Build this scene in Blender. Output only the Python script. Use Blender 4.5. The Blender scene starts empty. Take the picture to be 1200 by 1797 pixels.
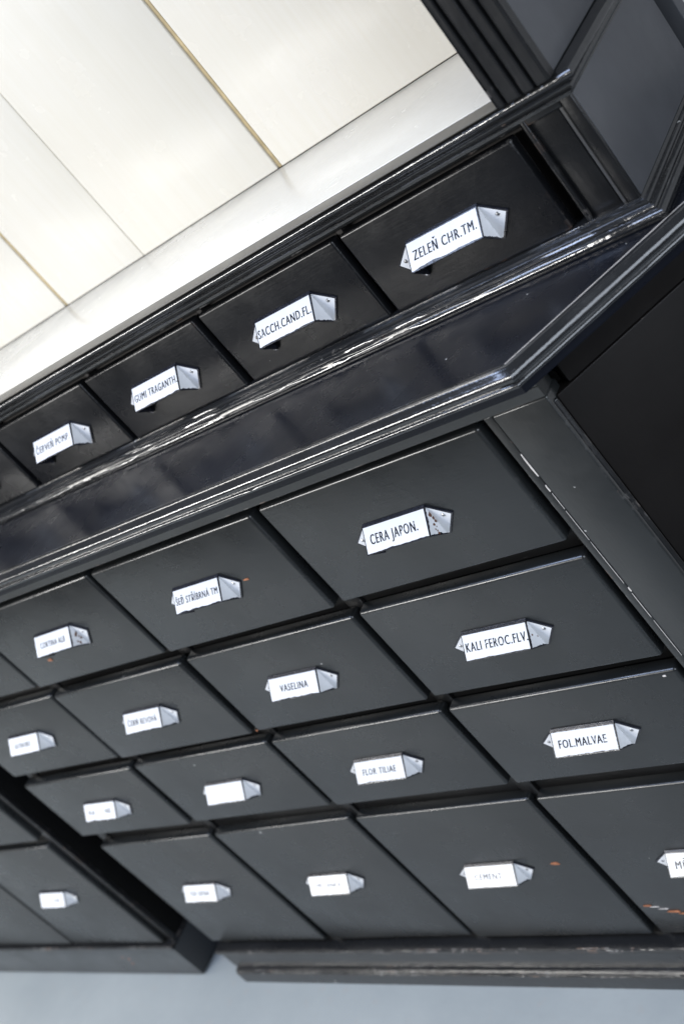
import bpy, bmesh, math, random
from mathutils import Vector, Matrix
random.seed(7)
S = bpy.context.scene
COL = S.collection

# ------------------------------------------------------------------ camera
RIGHT = Vector((0.69139, 0.37414, -0.61806))
DOWN = Vector((-0.24162, -0.68647, -0.68584))
FWD = Vector((-0.68088, 0.62352, -0.38422))
CAM = Vector((0.57056, -0.68781, 0.39116))
cd = bpy.data.cameras.new("camera")
cam = bpy.data.objects.new("camera", cd)
COL.objects.link(cam)
M3 = Matrix((RIGHT, -DOWN, -FWD)).transposed()
cam.matrix_world = Matrix.Translation(CAM) @ M3.to_4x4()
cd.sensor_fit = 'VERTICAL'
cd.sensor_height = 36.0
cd.lens = 2216.6 / 1797 * 36
cd.clip_start = 0.02
cd.clip_end = 60
cd.dof.use_dof = True
cd.dof.focus_distance = 1.06
cd.dof.aperture_fstop = 6.3
S.camera = cam

# ------------------------------------------------------------------ light
w = bpy.data.worlds.new("World"); S.world = w; w.use_nodes = True
bg = w.node_tree.nodes["Background"]
bg.inputs[0].default_value = (0.80, 0.86, 0.95, 1)
bg.inputs[1].default_value = 0.13
def area(name, loc, target, sx, sy, power, col):
    d = bpy.data.lights.new(name, 'AREA'); d.shape = 'RECTANGLE'
    d.size = sx; d.size_y = sy; d.energy = power; d.color = col
    o = bpy.data.objects.new(name, d); COL.objects.link(o)
    o.location = loc
    o.rotation_euler = (Vector(target) - Vector(loc)).to_track_quat('-Z', 'Y').to_euler()
    return o
area("window_light", (-2.3, -0.20, 2.4), (-0.7, -0.2, -0.3), 0.5, 2.0, 44, (1.0, 0.97, 0.92))
area("front_window", (-3.3, -2.9, 1.20), (-3.3, 0.0, 0.5), 3.4, 0.40, 220, (1.0, 0.985, 0.96))
area("skylight", (-1.12, -1.05, 2.4), (-0.6, -0.2, -0.2), 1.1, 0.9, 52, (0.56, 0.69, 1.0))
area("right_fill", (2.6, -1.2, 1.2), (0.8, 0.4, 0.1), 2.4, 2.2, 95, (0.80, 0.88, 1.0))  # added fill lamp with no seen source, brightens the wall and end panels
S.view_settings.view_transform = 'Standard'
S.view_settings.look = 'None'
S.view_settings.exposure = 0.0
S.view_settings.gamma = 1.0
S.render.engine = 'CYCLES'

# ------------------------------------------------------------------ materials
def nt(name):
    m = bpy.data.materials.new(name); m.use_nodes = True
    t = m.node_tree; b = t.nodes["Principled BSDF"]
    return m, t, b
def N(t, kind, **kw):
    n = t.nodes.new(kind)
    for k, v in kw.items():
        if k.startswith('_'): setattr(n, k[1:], v)
        else: n.inputs[k].default_value = v
    return n
def L(t, a, b): t.links.new(a, b)
def pos(t, scale=(1, 1, 1)):
    g = N(t, 'ShaderNodeNewGeometry')
    mp = N(t, 'ShaderNodeMapping'); mp.inputs['Scale'].default_value = scale
    L(t, g.outputs['Position'], mp.inputs['Vector'])
    return mp.outputs[0]
def noise(t, scale, detail=3, vec=None, rough=.5):
    n = N(t, 'ShaderNodeTexNoise'); n.inputs['Scale'].default_value = scale
    n.inputs['Detail'].default_value = detail; n.inputs['Roughness'].default_value = rough
    if vec is not None: L(t, vec, n.inputs['Vector'])
    return n.outputs[0]
def ramp(t, src, a, b, va=0., vb=1.):
    r = N(t, 'ShaderNodeMapRange'); r.inputs[1].default_value = a; r.inputs[2].default_value = b
    r.inputs[3].default_value = va; r.inputs[4].default_value = vb
    L(t, src, r.inputs[0]); return r.outputs[0]
def math_(t, op, a, b):
    m = N(t, 'ShaderNodeMath', _operation=op)
    for i, v in enumerate((a, b)):
        if isinstance(v, (int, float)): m.inputs[i].default_value = v
        else: L(t, v, m.inputs[i])
    return m.outputs[0]
def mixc(t, fac, a, b):
    m = N(t, 'ShaderNodeMix', _data_type='RGBA')
    if isinstance(fac, (int, float)): m.inputs[0].default_value = fac
    else: L(t, fac, m.inputs[0])
    for i, v in ((6, a), (7, b)):
        if isinstance(v, tuple): m.inputs[i].default_value = v + (1,)
        else: L(t, v, m.inputs[i])
    return m.outputs[2]

def black_paint(name, base=(.012, .0125, .0135), rough=.30, lumps=.25, brush=.2, chips=.5, wear=.5, spec=.5, axis='X'):
    m, t, b = nt(name)
    p = pos(t)
    warp = noise(t, 140, 2, p)
    # colour: paint, dull film, chips showing wood or primer, worn arrises
    col = mixc(t, ramp(t, noise(t, 9, 4, p), .35, .7), base, tuple(c * 1.5 for c in base))
    vm = N(t, 'ShaderNodeVectorMath', _operation='MULTIPLY_ADD')
    nz = N(t, 'ShaderNodeTexNoise'); nz.inputs['Scale'].default_value = 170; L(t, p, nz.inputs['Vector'])
    L(t, nz.outputs['Color'], vm.inputs[0]); vm.inputs[1].default_value = (.006,) * 3; L(t, p, vm.inputs[2])
    v = N(t, 'ShaderNodeTexVoronoi'); v.inputs['Scale'].default_value = 48; L(t, vm.outputs[0], v.inputs['Vector'])
    sep = N(t, 'ShaderNodeSeparateColor'); L(t, v.outputs['Color'], sep.inputs[0])
    size = ramp(t, sep.outputs[0], 1 - .10 * chips, 1, 0.0, .075)
    chip = math_(t, 'LESS_THAN', v.outputs['Distance'], size)
    chipc = mixc(t, ramp(t, sep.outputs[1], .55, .75), (.42, .42, .41), (.30, .14, .07))
    col = mixc(t, math_(t, 'MULTIPLY', chip, .8), col, chipc)
    # fine pale scratches
    sp = pos(t, (9, 9, 330)) if axis == 'X' else pos(t, (330, 330, 9))
    scr = ramp(t, noise(t, 3.0, 2, sp), .735, .76)
    scr = math_(t, 'MULTIPLY', scr, math_(t, 'GREATER_THAN', noise(t, 22, 2, p), .60))
    col = mixc(t, math_(t, 'MULTIPLY', scr, .25 * chips), col, (.35, .35, .36))
    if wear > 0:
        bv = N(t, 'ShaderNodeBevel', _samples=4); bv.inputs['Radius'].default_value = .0022
        g = N(t, 'ShaderNodeNewGeometry')
        d = N(t, 'ShaderNodeVectorMath', _operation='DOT_PRODUCT')
        L(t, bv.outputs[0], d.inputs[0]); L(t, g.outputs['Normal'], d.inputs[1])
        e = ramp(t, d.outputs['Value'], .995, .93)
        en = ramp(t, noise(t, 75, 5, p, .65), .70 - .18 * wear, .75 - .18 * wear)
        en = math_(t, 'MULTIPLY', en, ramp(t, noise(t, 9, 2, p), .45, .58))
        ew = math_(t, 'MULTIPLY', e, en)
        col = mixc(t, ew, col, mixc(t, ramp(t, noise(t, 40, 2, p), .45, .65), (.36, .35, .34), (.22, .12, .07)))
    L(t, col, b.inputs['Base Color'])
    r = ramp(t, noise(t, 14, 5, p, .6), .3, .7, rough - .07, rough + .09)
    r = math_(t, 'ADD', r, math_(t, 'MULTIPLY', chip, .3))
    if wear > 0: r = math_(t, 'MULTIPLY', r, ramp(t, e, 0, 1, 1, .55))
    L(t, r, b.inputs['Roughness'])
    b.inputs['Specular IOR Level'].default_value = spec
    bp_ = pos(t, (14, 160, 160)) if axis == 'X' else pos(t, (160, 160, 14))
    bn = N(t, 'ShaderNodeBump'); bn.inputs['Strength'].default_value = brush; bn.inputs['Distance'].default_value = .0006
    L(t, noise(t, 3, 4, bp_), bn.inputs['Height'])
    b2 = N(t, 'ShaderNodeBump'); b2.inputs['Strength'].default_value = lumps; b2.inputs['Distance'].default_value = .0012
    hh = math_(t, 'ADD', noise(t, 120, 4, p, .6), math_(t, 'MULTIPLY', chip, -.25))
    L(t, hh, b2.inputs['Height']); L(t, bn.outputs[0], b2.inputs['Normal'])
    L(t, b2.outputs[0], b.inputs['Normal'])
    return m
M_drawer = black_paint('charcoal_black_drawer', base=(.0095, .0106, .0112), rough=.28, spec=.66, lumps=.10, brush=.10, chips=1.5, wear=.7)
M_updrawer = black_paint('black_paint_upper_drawer', base=(.0055, .0058, .0068), rough=.30, lumps=.16, brush=.16, chips=2.2, wear=.8, spec=.42)
M_stile = black_paint('charcoal_black_stile', base=(.0115, .0128, .0132), rough=.33, lumps=.14, brush=.15, chips=.9, wear=.9, spec=.7, axis='Z')
M_frame = black_paint('black_paint_frame', base=(.006, .006, .0062), spec=.25, rough=.33, lumps=.16, brush=.2, chips=.8, wear=.8)
M_mould = black_paint('black_gloss_moulding', rough=.16, lumps=.24, brush=.10, spec=.8, chips=.9, wear=.35)
M_plinth = black_paint('scuffed_black_plinth', rough=.2, lumps=.45, brush=.2, chips=1.6, wear=1.1, spec=.7)
M_top = black_paint('black_gloss_countertop', base=(.0045, .0055, .009), rough=.27, spec=.22, lumps=.05, brush=.06, chips=1.2, wear=.3)
M_post = black_paint('black_paint_upright', base=(.0075, .0078, .0085), spec=.45, rough=.32, lumps=.2, brush=.2, chips=1.0, wear=1.0, axis='Z')
M_cant = black_paint('brown_black_canted_face', base=(.0055, .0046, .0042), rough=.45, lumps=.1, brush=.1, chips=.4, wear=.2, spec=.15, axis='Z')
M_side = black_paint('black_satin_side_lit', base=(.050, .052, .057), rough=.45, lumps=.10, brush=.12, chips=.3, wear=.3, axis='Z')  # black paint with side light put into a lighter base colour

def white_paint(name, base=(.69, .66, .59), rough=.22):
    m, t, b = nt(name)
    p = pos(t)
    g = noise(t, 3, 5, pos(t, (60, 60, 2.2)), .6)
    col = mixc(t, ramp(t, g, .35, .7), base, (base[0] * .975, base[1] * .965, base[2] * .94))
    col = mixc(t, math_(t, 'MULTIPLY', ramp(t, noise(t, 3.5, 4, p), .45, .75), .5), col, (base[0] * .95, base[1] * .93, base[2] * .87))
    v = N(t, 'ShaderNodeTexVoronoi'); v.inputs['Scale'].default_value = 34
    vm = N(t, 'ShaderNodeVectorMath', _operation='MULTIPLY_ADD')
    nz = N(t, 'ShaderNodeTexNoise'); nz.inputs['Scale'].default_value = 120; L(t, p, nz.inputs['Vector'])
    L(t, nz.outputs['Color'], vm.inputs[0]); vm.inputs[1].default_value = (.003,) * 3; L(t, p, vm.inputs[2])
    L(t, vm.outputs[0], v.inputs['Vector'])
    sep = N(t, 'ShaderNodeSeparateColor'); L(t, v.outputs['Color'], sep.inputs[0])
    chip = math_(t, 'LESS_THAN', v.outputs['Distance'], ramp(t, sep.outputs[0], .93, 1, 0, .035))
    col = mixc(t, math_(t, 'MULTIPLY', chip, .65), col, (.30, .25, .19))
    L(t, col, b.inputs['Base Color'])
    L(t, ramp(t, noise(t, 20, 4, p), .3, .7, rough - .05, rough + .08), b.inputs['Roughness'])
    bn = N(t, 'ShaderNodeBump'); bn.inputs['Strength'].default_value = .12; bn.inputs['Distance'].default_value = .0008
    L(t, g, bn.inputs['Height'])
    b2 = N(t, 'ShaderNodeBump'); b2.inputs['Strength'].default_value = .08; b2.inputs['Distance'].default_value = .001
    L(t, noise(t, 60, 4, p), b2.inputs['Height']); L(t, bn.outputs[0], b2.inputs['Normal'])
    L(t, b2.outputs[0], b.inputs['Normal'])
    return m
M_white = white_paint('cream_white_paint')
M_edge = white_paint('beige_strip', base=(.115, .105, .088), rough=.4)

def plain(name, col, rough=.5, metal=0., var=.15, scale=60, bump=.0):
    m, t, b = nt(name); p = pos(t)
    n = noise(t, scale, 4, p, .6)
    L(t, mixc(t, ramp(t, n, .3, .7), tuple(c * (1 - var) for c in col), tuple(min(1, c * (1 + var)) for c in col)), b.inputs['Base Color'])
    b.inputs['Roughness'].default_value = rough; b.inputs['Metallic'].default_value = metal
    if bump:
        bn = N(t, 'ShaderNodeBump'); bn.inputs['Strength'].default_value = bump; bn.inputs['Distance'].default_value = .001
        L(t, n, bn.inputs['Height']); L(t, bn.outputs[0], b.inputs['Normal'])
    return m
M_tan = plain('bare_tan_wood', (.42, .33, .18), .6, var=.3, scale=40)
M_enamel = plain('white_enamel', (.71, .72, .74), .10, var=.03, scale=90)
M_enamel.node_tree.nodes['Principled BSDF'].inputs['Specular IOR Level'].default_value = .07
M_rim = plain('blue_black_enamel_rim', (.016, .017, .024), .25, var=.4, scale=200, bump=.3)
M_rust = plain('rusty_chip', (.13, .055, .03), .7, var=.5, scale=400, bump=.5)
M_rivet = plain('dull_steel_rivet', (.45, .45, .46), .32, metal=1., var=.3, scale=500)
M_chipw = plain('bare_primer_chip', (.62, .58, .55), .6, var=.2, scale=300)
M_chipo = plain('bare_orange_wood', (.34, .13, .06), .6, var=.4, scale=300)
M_gap_shade = plain('shaded_gap_side', (.003, .003, .003), .9, var=.2)  # shade of the gap between the cabinets, painted in as near black
M_gap_shade.node_tree.nodes['Principled BSDF'].inputs['Specular IOR Level'].default_value = .15
M_dark = plain('unpainted_dark_interior', (.010, .008, .007), .7, var=.3)
def ink():
    m, t, b = nt('worn_black_lettering'); p = pos(t)
    f = ramp(t, noise(t, 260, 3, p, .6), .60, .66)
    f = math_(t, 'MULTIPLY', f, ramp(t, noise(t, 45, 2, p), .42, .6))
    L(t, mixc(t, f, (.02, .021, .026), (.72, .73, .75)), b.inputs['Base Color'])
    b.inputs['Roughness'].default_value = .14; b.inputs['Specular IOR Level'].default_value = .05
    return m
M_ink = ink()
def floor_mat():
    m, t, b = nt('grey_screed'); p = pos(t)
    c = mixc(t, ramp(t, noise(t, 4, 6, p, .65), .3, .7), (.255, .285, .298), (.305, .335, .345))
    c = mixc(t, math_(t, 'MULTIPLY', ramp(t, noise(t, 55, 4, p), .62, .72), .35), c, (.30, .29, .28))
    L(t, c, b.inputs['Base Color']); b.inputs['Roughness'].default_value = .5
    bn = N(t, 'ShaderNodeBump'); bn.inputs['Strength'].default_value = .15; bn.inputs['Distance'].default_value = .002
    L(t, noise(t, 80, 5, p), bn.inputs['Height']); L(t, bn.outputs[0], b.inputs['Normal'])
    return m
M_floor = floor_mat()
M_wall = plain('plaster_wall', (.66, .63, .60), .8, var=.05, scale=8, bump=.1)

# ------------------------------------------------------------------ mesh helpers
def link(name, me, parent=None, loc=(0, 0, 0), label=None):
    o = bpy.data.objects.new(name, me); COL.objects.link(o)
    o.location = loc
    if parent: o.parent = parent
    if label: o['label'] = label
    return o
def empty(name, loc, label, cat):
    o = bpy.data.objects.new(name, None); COL.objects.link(o); o.location = loc
    o['label'] = label; o['category'] = cat
    return o
def box_mesh(name, size, mat, bev=.0, seg=2, jitter=0.):
    """box from (0,0,0) to size"""
    bm = bmesh.new()
    bmesh.ops.create_cube(bm, size=1)
    for v in bm.verts:
        v.co = Vector(((v.co.x + .5) * size[0], (v.co.y + .5) * size[1], (v.co.z + .5) * size[2]))
    if bev:
        r = bmesh.ops.bevel(bm, geom=bm.edges[:], offset=bev, segments=seg, profile=.5, affect='EDGES')
    if jitter:
        for v in bm.verts: v.co += Vector((random.uniform(-1, 1), random.uniform(-1, 1), random.uniform(-1, 1))) * jitter
    me = bpy.data.meshes.new(name); bm.to_mesh(me); bm.free()
    me.materials.append(mat)
    if bev: smooth(me)
    return me
def smooth(me, ang=.9):
    big = max(p.area for p in me.polygons)
    for p in me.polygons: p.use_smooth = p.area < .2 * big or p.area < 2e-5
    try: me.set_sharp_from_angle(angle=ang)
    except Exception: pass
def box(name, x0, x1, y0, y1, z0, z1, mat, parent, bev=.0012, seg=2, label=None):
    """box at world extents, local origin at its low corner; parents have no rotation"""
    me = box_mesh(name, (x1 - x0, y1 - y0, z1 - z0), mat, bev, seg)
    pl = parent.location if parent else Vector((0, 0, 0))
    return link(name, me, parent, Vector((x0, y0, z0)) - pl, label)
def sweep(name, prof, path, mat, parent, closed_prof=True, step=.015, jit=.00003, label=None):
    """profile (out, z) swept along an xy path with mitred corners; out points to the right of travel"""
    pts = [Vector((p[0], p[1])) for p in path]
    fine = []
    n = len(pts)
    offs = []
    for i in range(n):
        d0 = (pts[i] - pts[i - 1]).normalized() if i > 0 else None
        d1 = (pts[i + 1] - pts[i]).normalized() if i < n - 1 else None
        n0 = Vector((d0.y, -d0.x)) if d0 else None
        n1 = Vector((d1.y, -d1.x)) if d1 else None
        if n0 is None: m = n1
        elif n1 is None: m = n0
        else: m = (n0 + n1) / (1 + n0.dot(n1))
        offs.append(m)
    stations = []
    for i in range(n - 1):
        k = max(1, int((pts[i + 1] - pts[i]).length / step))
        for j in range(k):
            f = j / k
            stations.append((pts[i].lerp(pts[i + 1], f), i, f))
    stations.append((pts[-1], n - 2, 1.))
    verts = []; faces = []
    P = len(prof)
    for (_, i, f) in stations:
        for (o, z) in prof:
            a = pts[i] + offs[i] * o; b2 = pts[i + 1] + offs[i + 1] * o
            q = a.lerp(b2, f)
            verts.append((q.x + random.gauss(0, jit), q.y + random.gauss(0, jit), z + random.gauss(0, jit)))
    for s in range(len(stations) - 1):
        for k in range(P if closed_prof else P - 1):
            a = s * P + k; b2 = s * P + (k + 1) % P
            faces.append((a, b2, b2 + P, a + P))
    if closed_prof:
        faces.append(tuple(range(P))[::-1]); faces.append(tuple((len(stations) - 1) * P + k for k in range(P)))
    me = bpy.data.meshes.new(name); me.from_pydata(verts, [], faces)
    bm = bmesh.new(); bm.from_mesh(me); bmesh.ops.recalc_face_normals(bm, faces=bm.faces[:]); bm.to_mesh(me); bm.free()
    me.materials.append(mat); smooth(me, .55)
    pl = parent.location if parent else Vector((0, 0, 0))
    o = link(name, me, parent, -pl, label)
    return o
def arc(cx, cz, r, a0, a1, n):
    return [(cx + r * math.cos(math.radians(a0 + (a1 - a0) * i / n)), cz + r * math.sin(math.radians(a0 + (a1 - a0) * i / n))) for i in range(n + 1)]

# ------------------------------------------------------------------ setting
FZ = -.787
me = bpy.data.meshes.new('floor')
me.from_pydata([(-4, -1.9, 0), (.8, -1.9, 0), (.8, .45, 0), (-4, .45, 0)], [], [(0, 1, 2, 3)]); me.materials.append(M_floor)
fl = link('floor', me, None, (0, 0, FZ)); fl['kind'] = 'structure'
wl = link('wall', box_mesh('wall', (9, .1, 3.2), M_wall), None, (-5, .40, FZ)); wl['kind'] = 'structure'

# ------------------------------------------------------------------ lettering (text shapes turned into mesh)
TEXTS = {}
def want(s):
    if s in TEXTS or not s: return
    c = bpy.data.curves.new('lettering', 'FONT'); c.body = s; c.size = 1.0; c.offset = 0
    c.space_character = 1.18; c.resolution_u = 3
    o = bpy.data.objects.new('lettering', c); COL.objects.link(o); TEXTS[s] = o
def convert_texts():
    want('H'); bpy.context.view_layer.update()
    dg = bpy.context.evaluated_depsgraph_get()
    out = {}
    for s, o in TEXTS.items():
        m = bpy.data.meshes.new_from_object(o.evaluated_get(dg))
        out[s] = ([tuple(v.co) for v in m.vertices], [tuple(p.vertices) for p in m.polygons])
        bpy.data.meshes.remove(m)
    for s, o in list(TEXTS.items()):
        c = o.data; bpy.data.objects.remove(o); bpy.data.curves.remove(c)
    return out

# pulls: text, lettering width mm, cap height mm, x offset mm
LOWER = {  # (col from right, row): (text, width, cap, xoff)
    (0, 0): ('CERA JAPON.', 55, 9.6, -2), (1, 0): ('ŠEĎ STŘÍBRNÁ TM', 66, 7.6, 0), (2, 0): ('CORTINA ALB', 52, 7.2, 0), (3, 0): ('', 0, 0, 0),
    (0, 1): ('KALI FEROC.FLV.', 70, 9.0, 1), (1, 1): ('VASELINA', 42, 8.0, 1), (2, 1): ('ČERŇ REVOVÁ', 58, 7.6, 0), (3, 1): ('SATINOBO', 40, 7.2, -3),
    (0, 2): ('FOL.MALVAE', 54, 8.6, -2), (1, 2): ('FLOR TILIAE', 50, 7.4, 0), (2, 2): ('', 0, 0, 0), (3, 2): ('KA      NE', 52, 7.2, 0),
    (0, 3): ('MĚĎ KOV', 50, 9.0, -2), (1, 3): ('CEMENT', 40, 7.6, -3), (2, 3): ('SMETÁNKA', 50, 6.6, -2), (3, 3): ('TER SIENA', 46, 7.2, -1),
}
UPPER = [('ZELEŇ CHR.TM.', 65, 8.8, 1), ('SACCH.CAND.FL.', 69, 8.6, 0), ('GUMI TRAGANTH.', 69, 8.2, 1), ('ČERVEŇ POMP.', 66, 8.2, 0), ('', 0, 0, 0), ('', 0, 0, 0)]
for v in list(LOWER.values()) + UPPER + [('I     UA',)]: want(v[0])
TM = convert_texts()
CAPH = max(v[1] for v in TM['H'][0])

# ------------------------------------------------------------------ the enamel pull
mm = .001
def inset(poly, n, d, rag, rag_edges=(), seg=1):
    """shrink a planar polygon by d, with edges in rag_edges broken up raggedly"""
    P = [Vector(p) for p in poly]; k = len(P)
    c = sum(P, Vector()) / k
    lines = []
    for i in range(k):
        a, b = P[i], P[(i + 1) % k]
        e = (b - a).normalized(); inn = n.cross(e)
        if inn.dot(c - a) < 0: inn = -inn
        lines.append((a + inn * d, e, inn))
    cor = []
    for i in range(k):
        a0, e0, i0 = lines[i - 1]; a1, e1, i1 = lines[i]
        den = e0.dot(i1)
        tt = (a1 - a0).dot(i1) / den if abs(den) > 1e-6 else 0
        cor.append(a0 + e0 * tt)
    out = []
    for i in range(k):
        a, b = cor[i], cor[(i + 1) % k]; out.append(a)
        if i in rag_edges:
            m = 22
            wv = 0
            for j in range(1, m):
                wv = .6 * wv + random.uniform(0, 1) * .4
                bite = rag * (max(0, wv - .30) * 3.2 + random.uniform(0, .35))
                out.append(a.lerp(b, j / m) + lines[i][2] * bite)
    return out
class MB:
    def __init__(s): s.v = []; s.f = []; s.m = []
    def poly(s, pts, mat):
        i = len(s.v); s.v += [tuple(p) for p in pts]; s.f.append(tuple(range(i, i + len(pts)))); s.m.append(mat)
    def prism(s, pts, n, t, mat):
        k = len(pts); i = len(s.v)
        s.v += [tuple(p) for p in pts] + [tuple(Vector(p) - n * t) for p in pts]
        s.f.append(tuple(range(i, i + k))); s.m.append(mat)
        s.f.append(tuple(range(i + 2 * k - 1, i + k - 1, -1))); s.m.append(mat)
        for j in range(k):
            j2 = (j + 1) % k
            s.f.append((i + j, i + k + j, i + k + j2, i + j2)); s.m.append(mat)
    def mesh(s, name, mats):
        me = bpy.data.meshes.new(name); me.from_pydata(s.v, [], s.f)
        for m in mats: me.materials.append(m)
        for p, k in zip(me.polygons, s.m): p.material_index = k
        return me
PM = [M_rim, M_enamel, M_ink, M_rivet, M_rust]
def pull_mesh(text, tw, cap, xoff, rust=0., rag=.6):
    b = MB()
    W2 = 36.8 + random.uniform(-.5, .5)
    y0, y1, z1 = -2.6, -19.5, -18.6
    TL = Vector((-W2, y0, 0)); TR = Vector((W2, y0, 0)); BR = Vector((W2, y1, z1)); BL = Vector((-W2, y1, z1))
    s = (BL - TL).normalized(); X = Vector((1, 0, 0)); n = X.cross(-s).normalized()
    if n.z < 0: n = -n
    quad = [TL, BL, BR, TR]
    b.prism(quad, n, 1.3, 0)
    # top lip running back to the drawer
    b.prism([Vector((-W2, y0, .1)), Vector((W2, y0, .1)), Vector((W2, 0, 1.2)), Vector((-W2, 0, 1.2))], Vector((0, 0, 1)), 1.4, 0)
    face = inset(quad, n, .95, rag, rag_edges=(1,))
    b.poly([p + n * .12 for p in face], 1)
    for sg in (1, -1):
        cx = W2 * sg
        F0 = Vector((cx, -1.5, 0)); F1 = Vector((cx + 20.0 * sg, -1.5, -14.6)); F2 = Vector((cx + 3.2 * sg, -1.5, -34)); F3 = Vector((cx, -1.5, -33.2))
        nf = Vector((0, -1, 0))
        fl_ = [F0, F1, F2, F3]
        b.prism(fl_, nf, 1.5, 0)
        wf = inset(fl_, nf, 1.45, .5); wf[0] = F0 + Vector((.15 * sg, 0, -1.3)); wf[3] = F3 + Vector((.15 * sg, 0, 1.0))
        b.poly([p + nf * .12 for p in wf], 1)
        T = Vector((cx, y0, 0)); B = Vector((cx, y1, z1)); ng = Vector((sg, 0, 0))
        gus = [T, B, F3]
        b.prism([p + Vector((.05 * sg, 0, 0)) for p in gus], ng, 1.2, 0)
        wg = inset(gus, ng, .95, .8, rag_edges=(1,) if rust == 0 else (0, 1)); wg[0] = Vector((cx, -1.7, -1.5)); wg[-1] = Vector((cx, -1.65, -32.0))
        b.poly([p + ng * .17 for p in wg], 1)
        if rust and sg > 0:
            for _ in range(int(7 * rust)):
                c = T * .15 + B * random.uniform(.0, .45) + F3 * random.uniform(.1, .6); c.x = cx
                c = Vector((cx + .3, max(-14, min(-2.5, c.y)), max(-29, min(-8, c.z))))
                r = random.uniform(.7, 2.4)
                b.poly([c + Vector((0, math.cos(a) * r * random.uniform(.5, 1.1), math.sin(a) * r * random.uniform(.5, 1.2))) for a in [i * math.pi / 4.5 for i in range(9)]], 4)
        # rivet, a low dome
        rc = Vector((cx + 10.6 * sg, -1.7, -13.6)); R1 = 1.9
        rings = []
        for k, (rr, h) in enumerate(((1.0, 0), (.85, .45), (.5, .8), (.12, .95))):
            rings.append([rc + Vector((math.cos(i * math.pi / 5) * R1 * rr, -h, math.sin(i * math.pi / 5) * R1 * rr)) for i in range(10)])
        for k in range(3):
            for i in range(10):
                b.poly([rings[k][i], rings[k][(i + 1) % 10], rings[k + 1][(i + 1) % 10], rings[k + 1][i]], 3)
        b.poly(rings[3], 3)
        ring2 = [rc + Vector((math.cos(i * math.pi / 5) * R1 * 1.3, .12, math.sin(i * math.pi / 5) * R1 * 1.3)) for i in range(10)]
        b.poly(ring2, 0)
    if text:
        vs, fs = TM[text]
        xs = [v[0] for v in vs]; w0, w1 = min(xs), max(xs)
        cap *= .9; kx = tw / (w1 - w0); kz = cap / CAPH
        up = -s; ctr = (TL + BL) * .5; ctr.x = xoff
        bw = min(.34, .055 * tw / max(1, len(text)))
        for dx, dn in ((-bw, .20), (.0, .23), (bw, .26)):
            o0 = len(b.v)
            for v in vs:
                b.v.append(tuple(ctr + X * ((v[0] - (w0 + w1) / 2) * kx + dx) + up * (v[1] * kz - cap * .5) + n * dn))
            for f in fs: b.f.append(tuple(i + o0 for i in f)); b.m.append(2)
    b.v = [tuple(c * mm for c in v) for v in b.v]
    return b.mesh('label_pull', PM)

def drawer(parent, x0, x1, z0, z1, yf, th, pull, dy=0., mat=M_drawer, pull_drop=.052, rust=0., who='', roll=0., bev=.0035, pdx=0.):
    """overlay drawer front at world extents, its pull a sub-part"""
    wd, h = x1 - x0, z1 - z0
    me = box_mesh('drawer', (wd, th, h), mat, bev, 4)
    # swing local origin to the front centre
    for v in me.vertices: v.co -= Vector((wd / 2, 0, h / 2))
    o = link('drawer', me, parent, Vector(((x0 + x1) / 2, yf + dy, (z0 + z1) / 2)) - parent.location, who)
    o.rotation_euler = (random.gauss(0, .0015), roll, random.gauss(0, .0015))
    if pull is not None:
        t, tw, cap, xo = pull
        pm = pull_mesh(t, tw, cap, xo, rust, random.uniform(.4, .9))
        p = link('label_pull', pm, o, (random.gauss(-.001, .001) + pdx, -.0002, h / 2 - pull_drop + random.gauss(0, .0008)),
                 ('white enamel label pull lettered ' + t.strip()) if t.strip() and '  ' not in t else None)
        p.rotation_euler = (0, random.gauss(0, .008), 0)
    return o

# ------------------------------------------------------------------ right base cabinet
PITCH = .27
XL = -1.0705            # left edge of the drawer block
base = empty('base_cabinet', (-.5, .2, FZ), 'black painted base cabinet with four columns of drawers standing right of the narrow gap', 'cabinet')
ROWS = [(0.0005, -.1272), (-.1468, -.2732), (-.2918, -.4143), (-.4456, -.6994)]
DY = {(0, 0): -.0028, (0, 1): 0, (0, 2): 0, (0, 3): .005, (1, 0): -.006, (1, 1): 0, (1, 2): 0, (1, 3): .0045, (2, 0): -.0045, (2, 1): -.002, (2, 2): .001, (2, 3): .0055,
      (3, 0): -.002, (3, 1): .001, (3, 2): -.001, (3, 3): .004}
CT = .0514
CANT = math.radians(48)
cx, cy = math.cos(CANT), math.sin(CANT)
# carcass behind the drawers
box('carcass', XL + .004, .012, .024, .36, FZ + .03, .012, M_dark, base, 0)
# face frame: uprights between the columns, rails between the rows (set a little deeper)
for c in range(0, 5):
    xc = -c * PITCH + .0035 if c else .0035
    if c == 0: x0, x1 = -.006, .0060
    elif c == 4: x0, x1 = XL + .001, XL + .022
    else: x0, x1 = xc - .0145, xc + .0055
    box('upright', x0, x1, .0150, .040, -.712, .012, M_frame, base, .0008)
zr = [(.012, -.010), (-.119, -.155), (-.265, -.300), (-.406, -.454), (-.690, -.7085)]
for c in range(4):
    xa = -(c + 1) * PITCH + .009; xb = -c * PITCH - .011
    if c == 0: xb = -.006
    if c == 3: xa = XL + .022
    for (a, b_) in zr:
        box('rail', xa, xb, .0185, .042, b_, a, M_frame, base, .0008)
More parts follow.
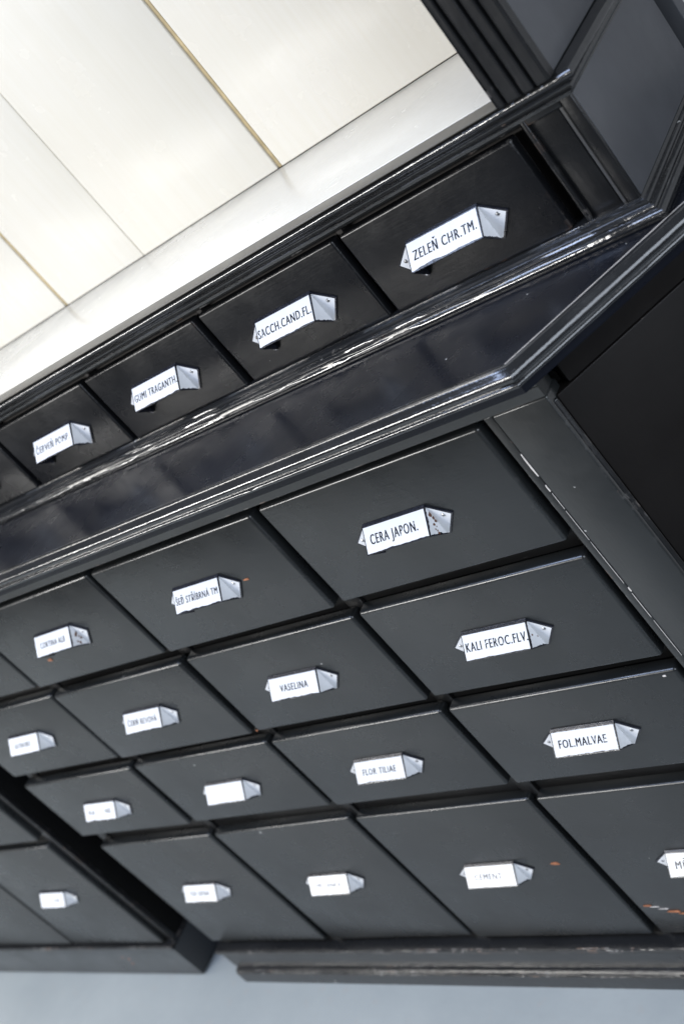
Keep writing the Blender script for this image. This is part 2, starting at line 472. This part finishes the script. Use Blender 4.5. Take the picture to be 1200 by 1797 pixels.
# drawers
for (c, r), pl in LOWER.items():
    xr = -c * PITCH - .0012; xl = -(c + 1) * PITCH + .0088
    if c == 3: xl = XL
    z1, z0 = ROWS[r]
    drop = .0515 if r < 3 else .1035
    t = pl[0].strip()
    name = ('black drawer with enamel pull lettered ' + t) if t and '  ' not in t else 'black drawer with blank glossy white enamel pull' if (c, r) == (2, 2) else None
    drawer(base, xl, xr, z0, z1, 0., .0165, pl, DY[(c, r)], M_drawer, drop, rust={(0, 0): 1.6, (2, 0): 1.0, (0, 1): .3}.get((c, r), 0), who=name,
           roll={(0, 1): .010, (2, 3): -.012, (0, 0): .003, (1, 1): .006}.get((c, r), random.gauss(0, .002)))
# corner stile with its open joint
box('inner_stile', .0062, .0150, .0008, .022, -.712, .0036, M_stile, base, .0010)
box('corner_stile', .0158, .0672, -.0012, .022, -.745, .0038, M_stile, base, .0016, 2, 'wide right corner stile with a cracked joint and pale chips')
box('joint_filler', .0146, .0162, .004, .022, -.745, .003, M_dark, base, 0)
def splinter(x, z, ln, wd, y, mat, lean=0.):
    pts = []
    k = 9
    for i in range(k):
        f = i / (k - 1); pts.append((x + lean * (f - .5) * ln + wd * random.uniform(.38, .5), y, z - ln * f))
    for i in reversed(range(k)):
        f = i / (k - 1); pts.append((x + lean * (f - .5) * ln - wd * random.uniform(.3, .5) * math.sin(math.pi * (f * .9 + .05)), y, z - ln * f))
    b = MB(); b.prism([Vector(p) for p in pts], Vector((0, -1, 0)), .0006, 0)
    return b.mesh('paint_chip', [mat])
def chip(x, z, ln, wd, y, mat, lean=0., par=base):
    link('paint_chip', splinter(x, z, ln, wd, y, mat, lean), par, -par.location)
for (z, ln, wd) in ((-.036, .024, .0015), (-.070, .007, .0014), (-.079, .018, .0003), (-.099, .034, .00025), (-.135, .050, .00025), (-.190, .005, .0014), (-.197, .030, .0004), (-.231, .045, .0003)):
    chip(.0154 + random.gauss(0, .0002), z, ln, wd, -.0016, M_chipw)
# front top moulding and fascia, wrapping the canted corner
ox, oy = .0735, -.0265
far = (ox + cx * .32, oy + cy * .32)
back = (far[0], .36)
pth = [(XL - .01, oy), (ox, oy), far, back]
top_pts = [(XL - .01, oy + .002), (ox - .001, oy + .002), (far[0] - .002, far[1]), (far[0] - .002, .36), (XL - .01, .36)]
bm = bmesh.new()
f = bm.faces.new([bm.verts.new((p[0], p[1], CT)) for p in top_pts])
g = bmesh.ops.extrude_face_region(bm, geom=[f])
for v in [e for e in g['geom'] if isinstance(e, bmesh.types.BMVert)]: v.co.z -= .026
bmesh.ops.recalc_face_normals(bm, faces=bm.faces[:])
me = bpy.data.meshes.new('countertop'); bm.to_mesh(me); bm.free(); me.materials.append(M_top)
link('countertop', me, base, -base.location, 'glossy black countertop board')
nose = [(-.012, CT - .0012), (-.004, CT + .0004), (-.001, CT - .0002), (.0008, CT - .0016)] + arc(-.0005, CT - .0085, .0052, 62, -25, 5) + \
       [(.0030, CT - .0122), (.0022, CT - .0128)] + arc(.0016, CT - .0156, .0026, 70, -75, 5) + \
       [(-.0060, CT - .0186), (-.0066, CT - .0204), (-.0086, CT - .0210), (-.0092, CT - .0236), (-.0225, CT - .0240), (-.024, CT - .020), (-.020, CT - .0012)]
sweep('edge_moulding', nose, pth, M_mould, base, label='lumpy glossy black moulding along the countertop edge')
fz0, fz1 = .0042, CT - .0242
fprof = [(-.020, fz1), (.0006, fz1), (.0002, fz1 - .0052), (-.0006, fz1 - .0056), (-.0002, fz1 - .0062), (-.0004, fz1 - .0116), (-.0011, fz1 - .0120), (-.0005, fz1 - .0126), (-.0008, fz0 + .001), (-.0018, fz0), (-.020, fz0)]
sweep('fascia', fprof, [(XL, -.0030), (.0676, -.0030)], M_stile, base, label='narrow fascia board with fine grooves above the drawers')
# canted corner face under the counter, framed
c0 = Vector((.0672, .001)); nrm = Vector((cy, -cx)); tng = Vector((cx, cy))
def cant_box(name, s0, s1, d0, d1, z0, z1, mat, label=None, bev=.001):
    me = box_mesh(name, (s1 - s0, d1 - d0, z1 - z0), mat, bev)
    o = link(name, me, base, Vector((c0.x + tng.x * s0 - nrm.x * d1, c0.y + tng.y * s0 - nrm.y * d1, z0)) - base.location, label)
    # local x along the cant, local y inwards
    o.matrix_local = Matrix.Translation(Vector((c0.x + tng.x * s0 + nrm.x * (-d0), c0.y + tng.y * s0 + nrm.y * (-d0), z0)) - base.location) @ \
        Matrix(((tng.x, -nrm.x, 0), (tng.y, -nrm.y, 0), (0, 0, 1))).to_4x4()
    return o
cant_box('canted_panel', .006, .27, .004, .022, -.745, -.004, M_cant, 'dark canted corner panel below the counter')
cant_box('corner_bead', .0005, .0050, .0005, .02, -.745, -.004, M_post)
cant_box('panel_cap', .020, .27, .004, .022, -.003, CT - .028, M_cant)
me = box_mesh('joint_line', (.25, .0006, .0004), M_chipw)
o = link('joint_line', me, base)
o.matrix_local = Matrix.Translation(Vector((ox - .0015, oy + .004, CT + .0002)) - base.location) @ Matrix(((tng.x, -nrm.x, 0), (tng.y, -nrm.y, 0), (0, 0, 1))).to_4x4()
# right end behind the cant
ex = c0.x + tng.x * .27; ey = c0.y + tng.y * .27
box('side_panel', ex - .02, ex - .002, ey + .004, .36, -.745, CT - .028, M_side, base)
# plinth
PL = [(XL + .002, -.004), (.068, -.004), (.068 + cx * .27, -.004 + cy * .27), (.068 + cx * .27, .36)]
top = FZ + .0765
plp = [(-.03, top), (.0015, top), (.0040, top - .0018), (.0046, top - .0050), (.0030, top - .0085), (-.0015, top - .0100), (-.0020, FZ + .0300), (.0000, FZ + .0285), (.0062, FZ + .0270), (.0085, FZ + .0225), (.0088, FZ + .0010), (-.03, FZ + .0010)]
sweep('plinth', plp[:6] + [(-.0018, FZ + .030), (-.03, FZ + .030)], PL, M_plinth, base)
sweep('foot_moulding', [(-.03, FZ + .0295), (.000, FZ + .0295), (.0050, FZ + .0278), (.0080, FZ + .0240), (.0085, FZ + .018), (.0085, FZ + .0006), (-.03, FZ + .0006)],
      [(XL + .006, -.004)] + PL[1:], M_plinth, base)
box('side_panel', XL + .004, XL + .020, .043, .36, FZ + .078, .010, M_frame, base)
# bare wood nicks on the front
for (x, z, ln, wd, y, mt) in ((-.3127, -.5555, .0042, .013, .0039, M_chipo), (-.2470, -.6435, .0020, .012, .0044, M_chipo), (-.2395, -.6462, .0009, .014, .0044, M_chipw), (-.2300, -.6505, .0009, .014, .0044, M_chipw),
                              (-.2205, -.6548, .0034, .018, .0044, M_chipo), (-.2080, -.6590, .0034, .018, .0044, M_chipo), (-.3402, -.0640, .0022, .009, -.0068, M_chipo),
                              (-.7289, -.0885, .0034, .009, -.0053, M_chipo), (-.0150, -.2965, .0018, .004, -.0006, M_chipw), (-.5325, -.2690, .0022, .0030, -.0006, M_chipo)):
    chip(x, z, ln, wd, y, mt)

# ------------------------------------------------------------------ left base cabinet
lb = empty('base_cabinet', (-1.6, .2, FZ), 'black painted base cabinet left of the narrow gap with a plain plinth', 'cabinet')
LX1 = -1.180
box('carcass', -2.02, LX1 - .002, .024, .36, FZ + .03, .012, M_dark, lb, 0)
LC = [(-1.459, -1.1965), (-1.728, -1.467), (-1.997, -1.736)]
for k, (a, b_) in enumerate(LC):
    for r, (z1, z0) in enumerate(ROWS):
        vis = (k == 0 and r >= 1) or (k == 1 and r == 3)
        drawer(lb, a, b_, z0, z1 if r < 3 else -.430, 0., .0165, ('I     UA', 46, 7, 0) if (k, r) == (0, 3) else ('', 0, 0, 0), .001 if r < 3 else .003, M_drawer, .0515 if r < 3 else .1120)
for x0, x1 in ((LX1 - .014, LX1), (-1.472, -1.454), (-1.741, -1.723), (-2.02, -1.99)):
    box('upright', x0, x1, .0150 if x1 < LX1 else .0115, .040 if x1 < LX1 else .020, -.712, .012, M_post, lb, .001)
for (a, b_) in zr:
    z_a, z_b = (a, b_) if b_ != -.454 else (-.406, -.438)
    for x0, x1 in ((-1.454, LX1 - .014), (-1.723, -1.472), (-1.99, -1.741)):
        box('rail', x0, x1, .0185, .042, z_b, z_a, M_frame, lb, .0008)
box('side_panel', LX1 - .018, LX1 - .0005, .0205, .36, FZ + .082, .012, M_gap_shade, lb)
sweep('plinth', [(-.03, FZ + .084), (.0004, FZ + .084), (.0022, FZ + .0825), (.0026, FZ + .0775), (.0008, FZ + .0745), (.0, FZ + .002), (-.03, FZ + .002)],
      [(-2.02, -.001), (LX1 + .0005, -.001), (LX1 + .0005, .36)], M_plinth, lb)
box('countertop', -2.03, LX1 + .012, -.026, .36, .0125, CT, M_top, lb, .004, 3)
for (x, z) in ((-1.3496, -.7317), (-1.338, -.738), (-1.343, -.752), (-1.36, -.729)):
    chip(x, z, random.uniform(.001, .003), random.uniform(.005, .012), -.0016, M_chipo, 0, lb)

# ------------------------------------------------------------------ the upper shelf unit (hutch) on the counter
h = empty('shelf_unit', (-.5, .2, CT), 'black shelf unit with one drawer row and cream white back boards on the counter', 'shelf unit')
HY = .108               # drawer front plane
HXR = .158; HXL = -1.05
UP = .188
# box that holds the drawers
box('drawer_box', HXL, .100, HY + .022, .30, CT + .002, .178, M_dark, h, 0)
box('top_rail', HXL, .1120, HY + .004, HY + .030, .1545, .1795, M_frame, h, .0008)
box('bottom_rail', HXL, .1120, HY + .006, HY + .030, CT + .002, .0655, M_frame, h, .0008)
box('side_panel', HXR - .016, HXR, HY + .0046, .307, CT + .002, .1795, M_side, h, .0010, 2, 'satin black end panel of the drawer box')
# framed corner block right of the last drawer
box('corner_block', .1135, HXR - .0162, HY + .0040, HY + .032, CT + .002, .1795, M_post, h, .0008)
for (n_, x0, x1, z0, z1) in (('block_stile', .1130, .1172, .060, .164), ('block_stile', .1480, HXR, .060, .164), ('block_rail', .1172, .1480, .153, .164), ('block_rail', .1172, .1480, .060, .0675)):
    box(n_, x0, x1, HY - .0002, HY + .0042, z0, z1, M_post, h, .0011)
box('bead', .1462, .1480, HY + .0012, HY + .0045, .0675, .153, M_post, h, .0006)
# drawer dividers and drawers
for k, pl in enumerate(UPPER):
    xr = .0985 - k * UP; xl = xr - UP + .0085
    if k == 0: xr += .0005
    t = pl[0].strip()
    drawer(h, xl, xr, .0672, .1505, HY, .012, pl, random.gauss(0, .0008), M_updrawer, .0300, who=('black drawer with enamel pull lettered ' + t) if t else None, roll=random.gauss(0, .003), bev=.0026, pdx=-.006 if k == 4 else 0.)
    if k: box('divider', xr + .0010, xr + .0075, HY + .0125, HY + .03, .0655, .1545, M_dark, h, .0005)
# base moulding: reeded, wraps to the side
hb = [(-.02, .0678), (.0010, .0678), (.0022, .0668)] + arc(.0045, .0640, .0026, 120, -20, 4) + [(.0078, .0627)] + arc(.0102, .0607, .0026, 115, -20, 4) + [(.0132, .0590)] + \
     arc(.0152, .0567, .0032, 100, -60, 5) + [(.0168, .0528), (.0166, CT + .0006), (-.02, CT + .0006)]
HP = [(HXL, HY), (HXR, HY), (HXR, .307)]
sweep('base_moulding', hb, HP, M_mould, h, label='reeded black moulding at the foot of the shelf unit')
# upper moulding under the white shelf
hu = [(-.02, .1805), (.0125, .1805), (.0160, .1792)] + arc(.0165, .1760, .0034, 75, -60, 5) + [(.0150, .1712), (.0118, .1700)] + arc(.0118, .1660, .0040, 90, 200, 4)[::1] + \
     [(.0060, .1632), (.0048, .1615), (.0022, .1608), (.0018, .1585), (-.02, .1585)]
sweep('shelf_moulding', hu, HP, M_mould, h, label='black moulding below the white shelf')
# shelf with dingy front edge
SZ = .1822
box('shelf', HXL, .150, .1102, .302, .1807, SZ, M_white, h, .0010, 2, 'cream white shelf board')
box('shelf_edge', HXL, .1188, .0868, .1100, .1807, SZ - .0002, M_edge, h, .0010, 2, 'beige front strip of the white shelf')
# cream back boards
gaps = [.160, -.2423, -.4696, -.6305, -.86, -1.04]
kinds = ['', 'wide', 'thin', 'wide', 'thin', 'thin']
for k in range(len(gaps) - 1):
    xr = gaps[k]; xl = gaps[k + 1]
    gl = .0058 if kinds[k + 1] == 'wide' else .0008
    box('back_board', xl + gl, xr - .0003, .3015 + random.uniform(0, .0012), .318, SZ + .0003, 1.05, M_white, h, .0012)
box('backing_strip', HXL, .157, .3185, .326, SZ, 1.05, M_tan, h, 0)
for gx in (-.2423, -.6305):
    box('board_tongue', gx - .0002, gx + .0043, .3036, .318, SZ + .0004, 1.05, M_tan, h, .0004)
# fluted pilaster on the moulding and the end board behind it
px0, px1 = .1190, .1640
pw = px1 - px0
prof = []
edges = [0, .17, .475, .725, 1.0]
py = .0850
for i in range(4):
    a, b_ = px0 + pw * edges[i], px0 + pw * edges[i + 1]
    gr = .0011
    prof += [(a + (gr if i else 0), py + (.0035 if i else .0)), (a + (gr + .0004 if i else .0006), py + .0006), (a + (gr + .0014 if i else .0016), py), (b_ - gr - .0014, py), (b_ - gr - .0004, py + .0006), (b_ - (gr if i < 3 else 0), py + (.0035 if i < 3 else .001))]
prof += [(px1, py + .010), (px0, py + .010)]
b = MB()
zl = [.1806 + j * .05 for j in range(18)]
P_ = len(prof)
for z in zl:
    for (x, y) in prof: b.v.append((x + random.gauss(0, .00008), y + random.gauss(0, .00008), z))
for s_ in range(len(zl) - 1):
    for k in range(P_):
        a = s_ * P_ + k; c = s_ * P_ + (k + 1) % P_
        b.f.append((a, c, c + P_, a + P_)); b.m.append(0)
b.f.append(tuple(range(P_))[::-1]); b.m.append(0)
b.f.append(tuple((len(zl) - 1) * P_ + k for k in range(P_))); b.m.append(0)
me = b.mesh('pilaster', [M_post]); link('pilaster', me, h, -h.location, 'fluted black pilaster at the right end of the shelf')
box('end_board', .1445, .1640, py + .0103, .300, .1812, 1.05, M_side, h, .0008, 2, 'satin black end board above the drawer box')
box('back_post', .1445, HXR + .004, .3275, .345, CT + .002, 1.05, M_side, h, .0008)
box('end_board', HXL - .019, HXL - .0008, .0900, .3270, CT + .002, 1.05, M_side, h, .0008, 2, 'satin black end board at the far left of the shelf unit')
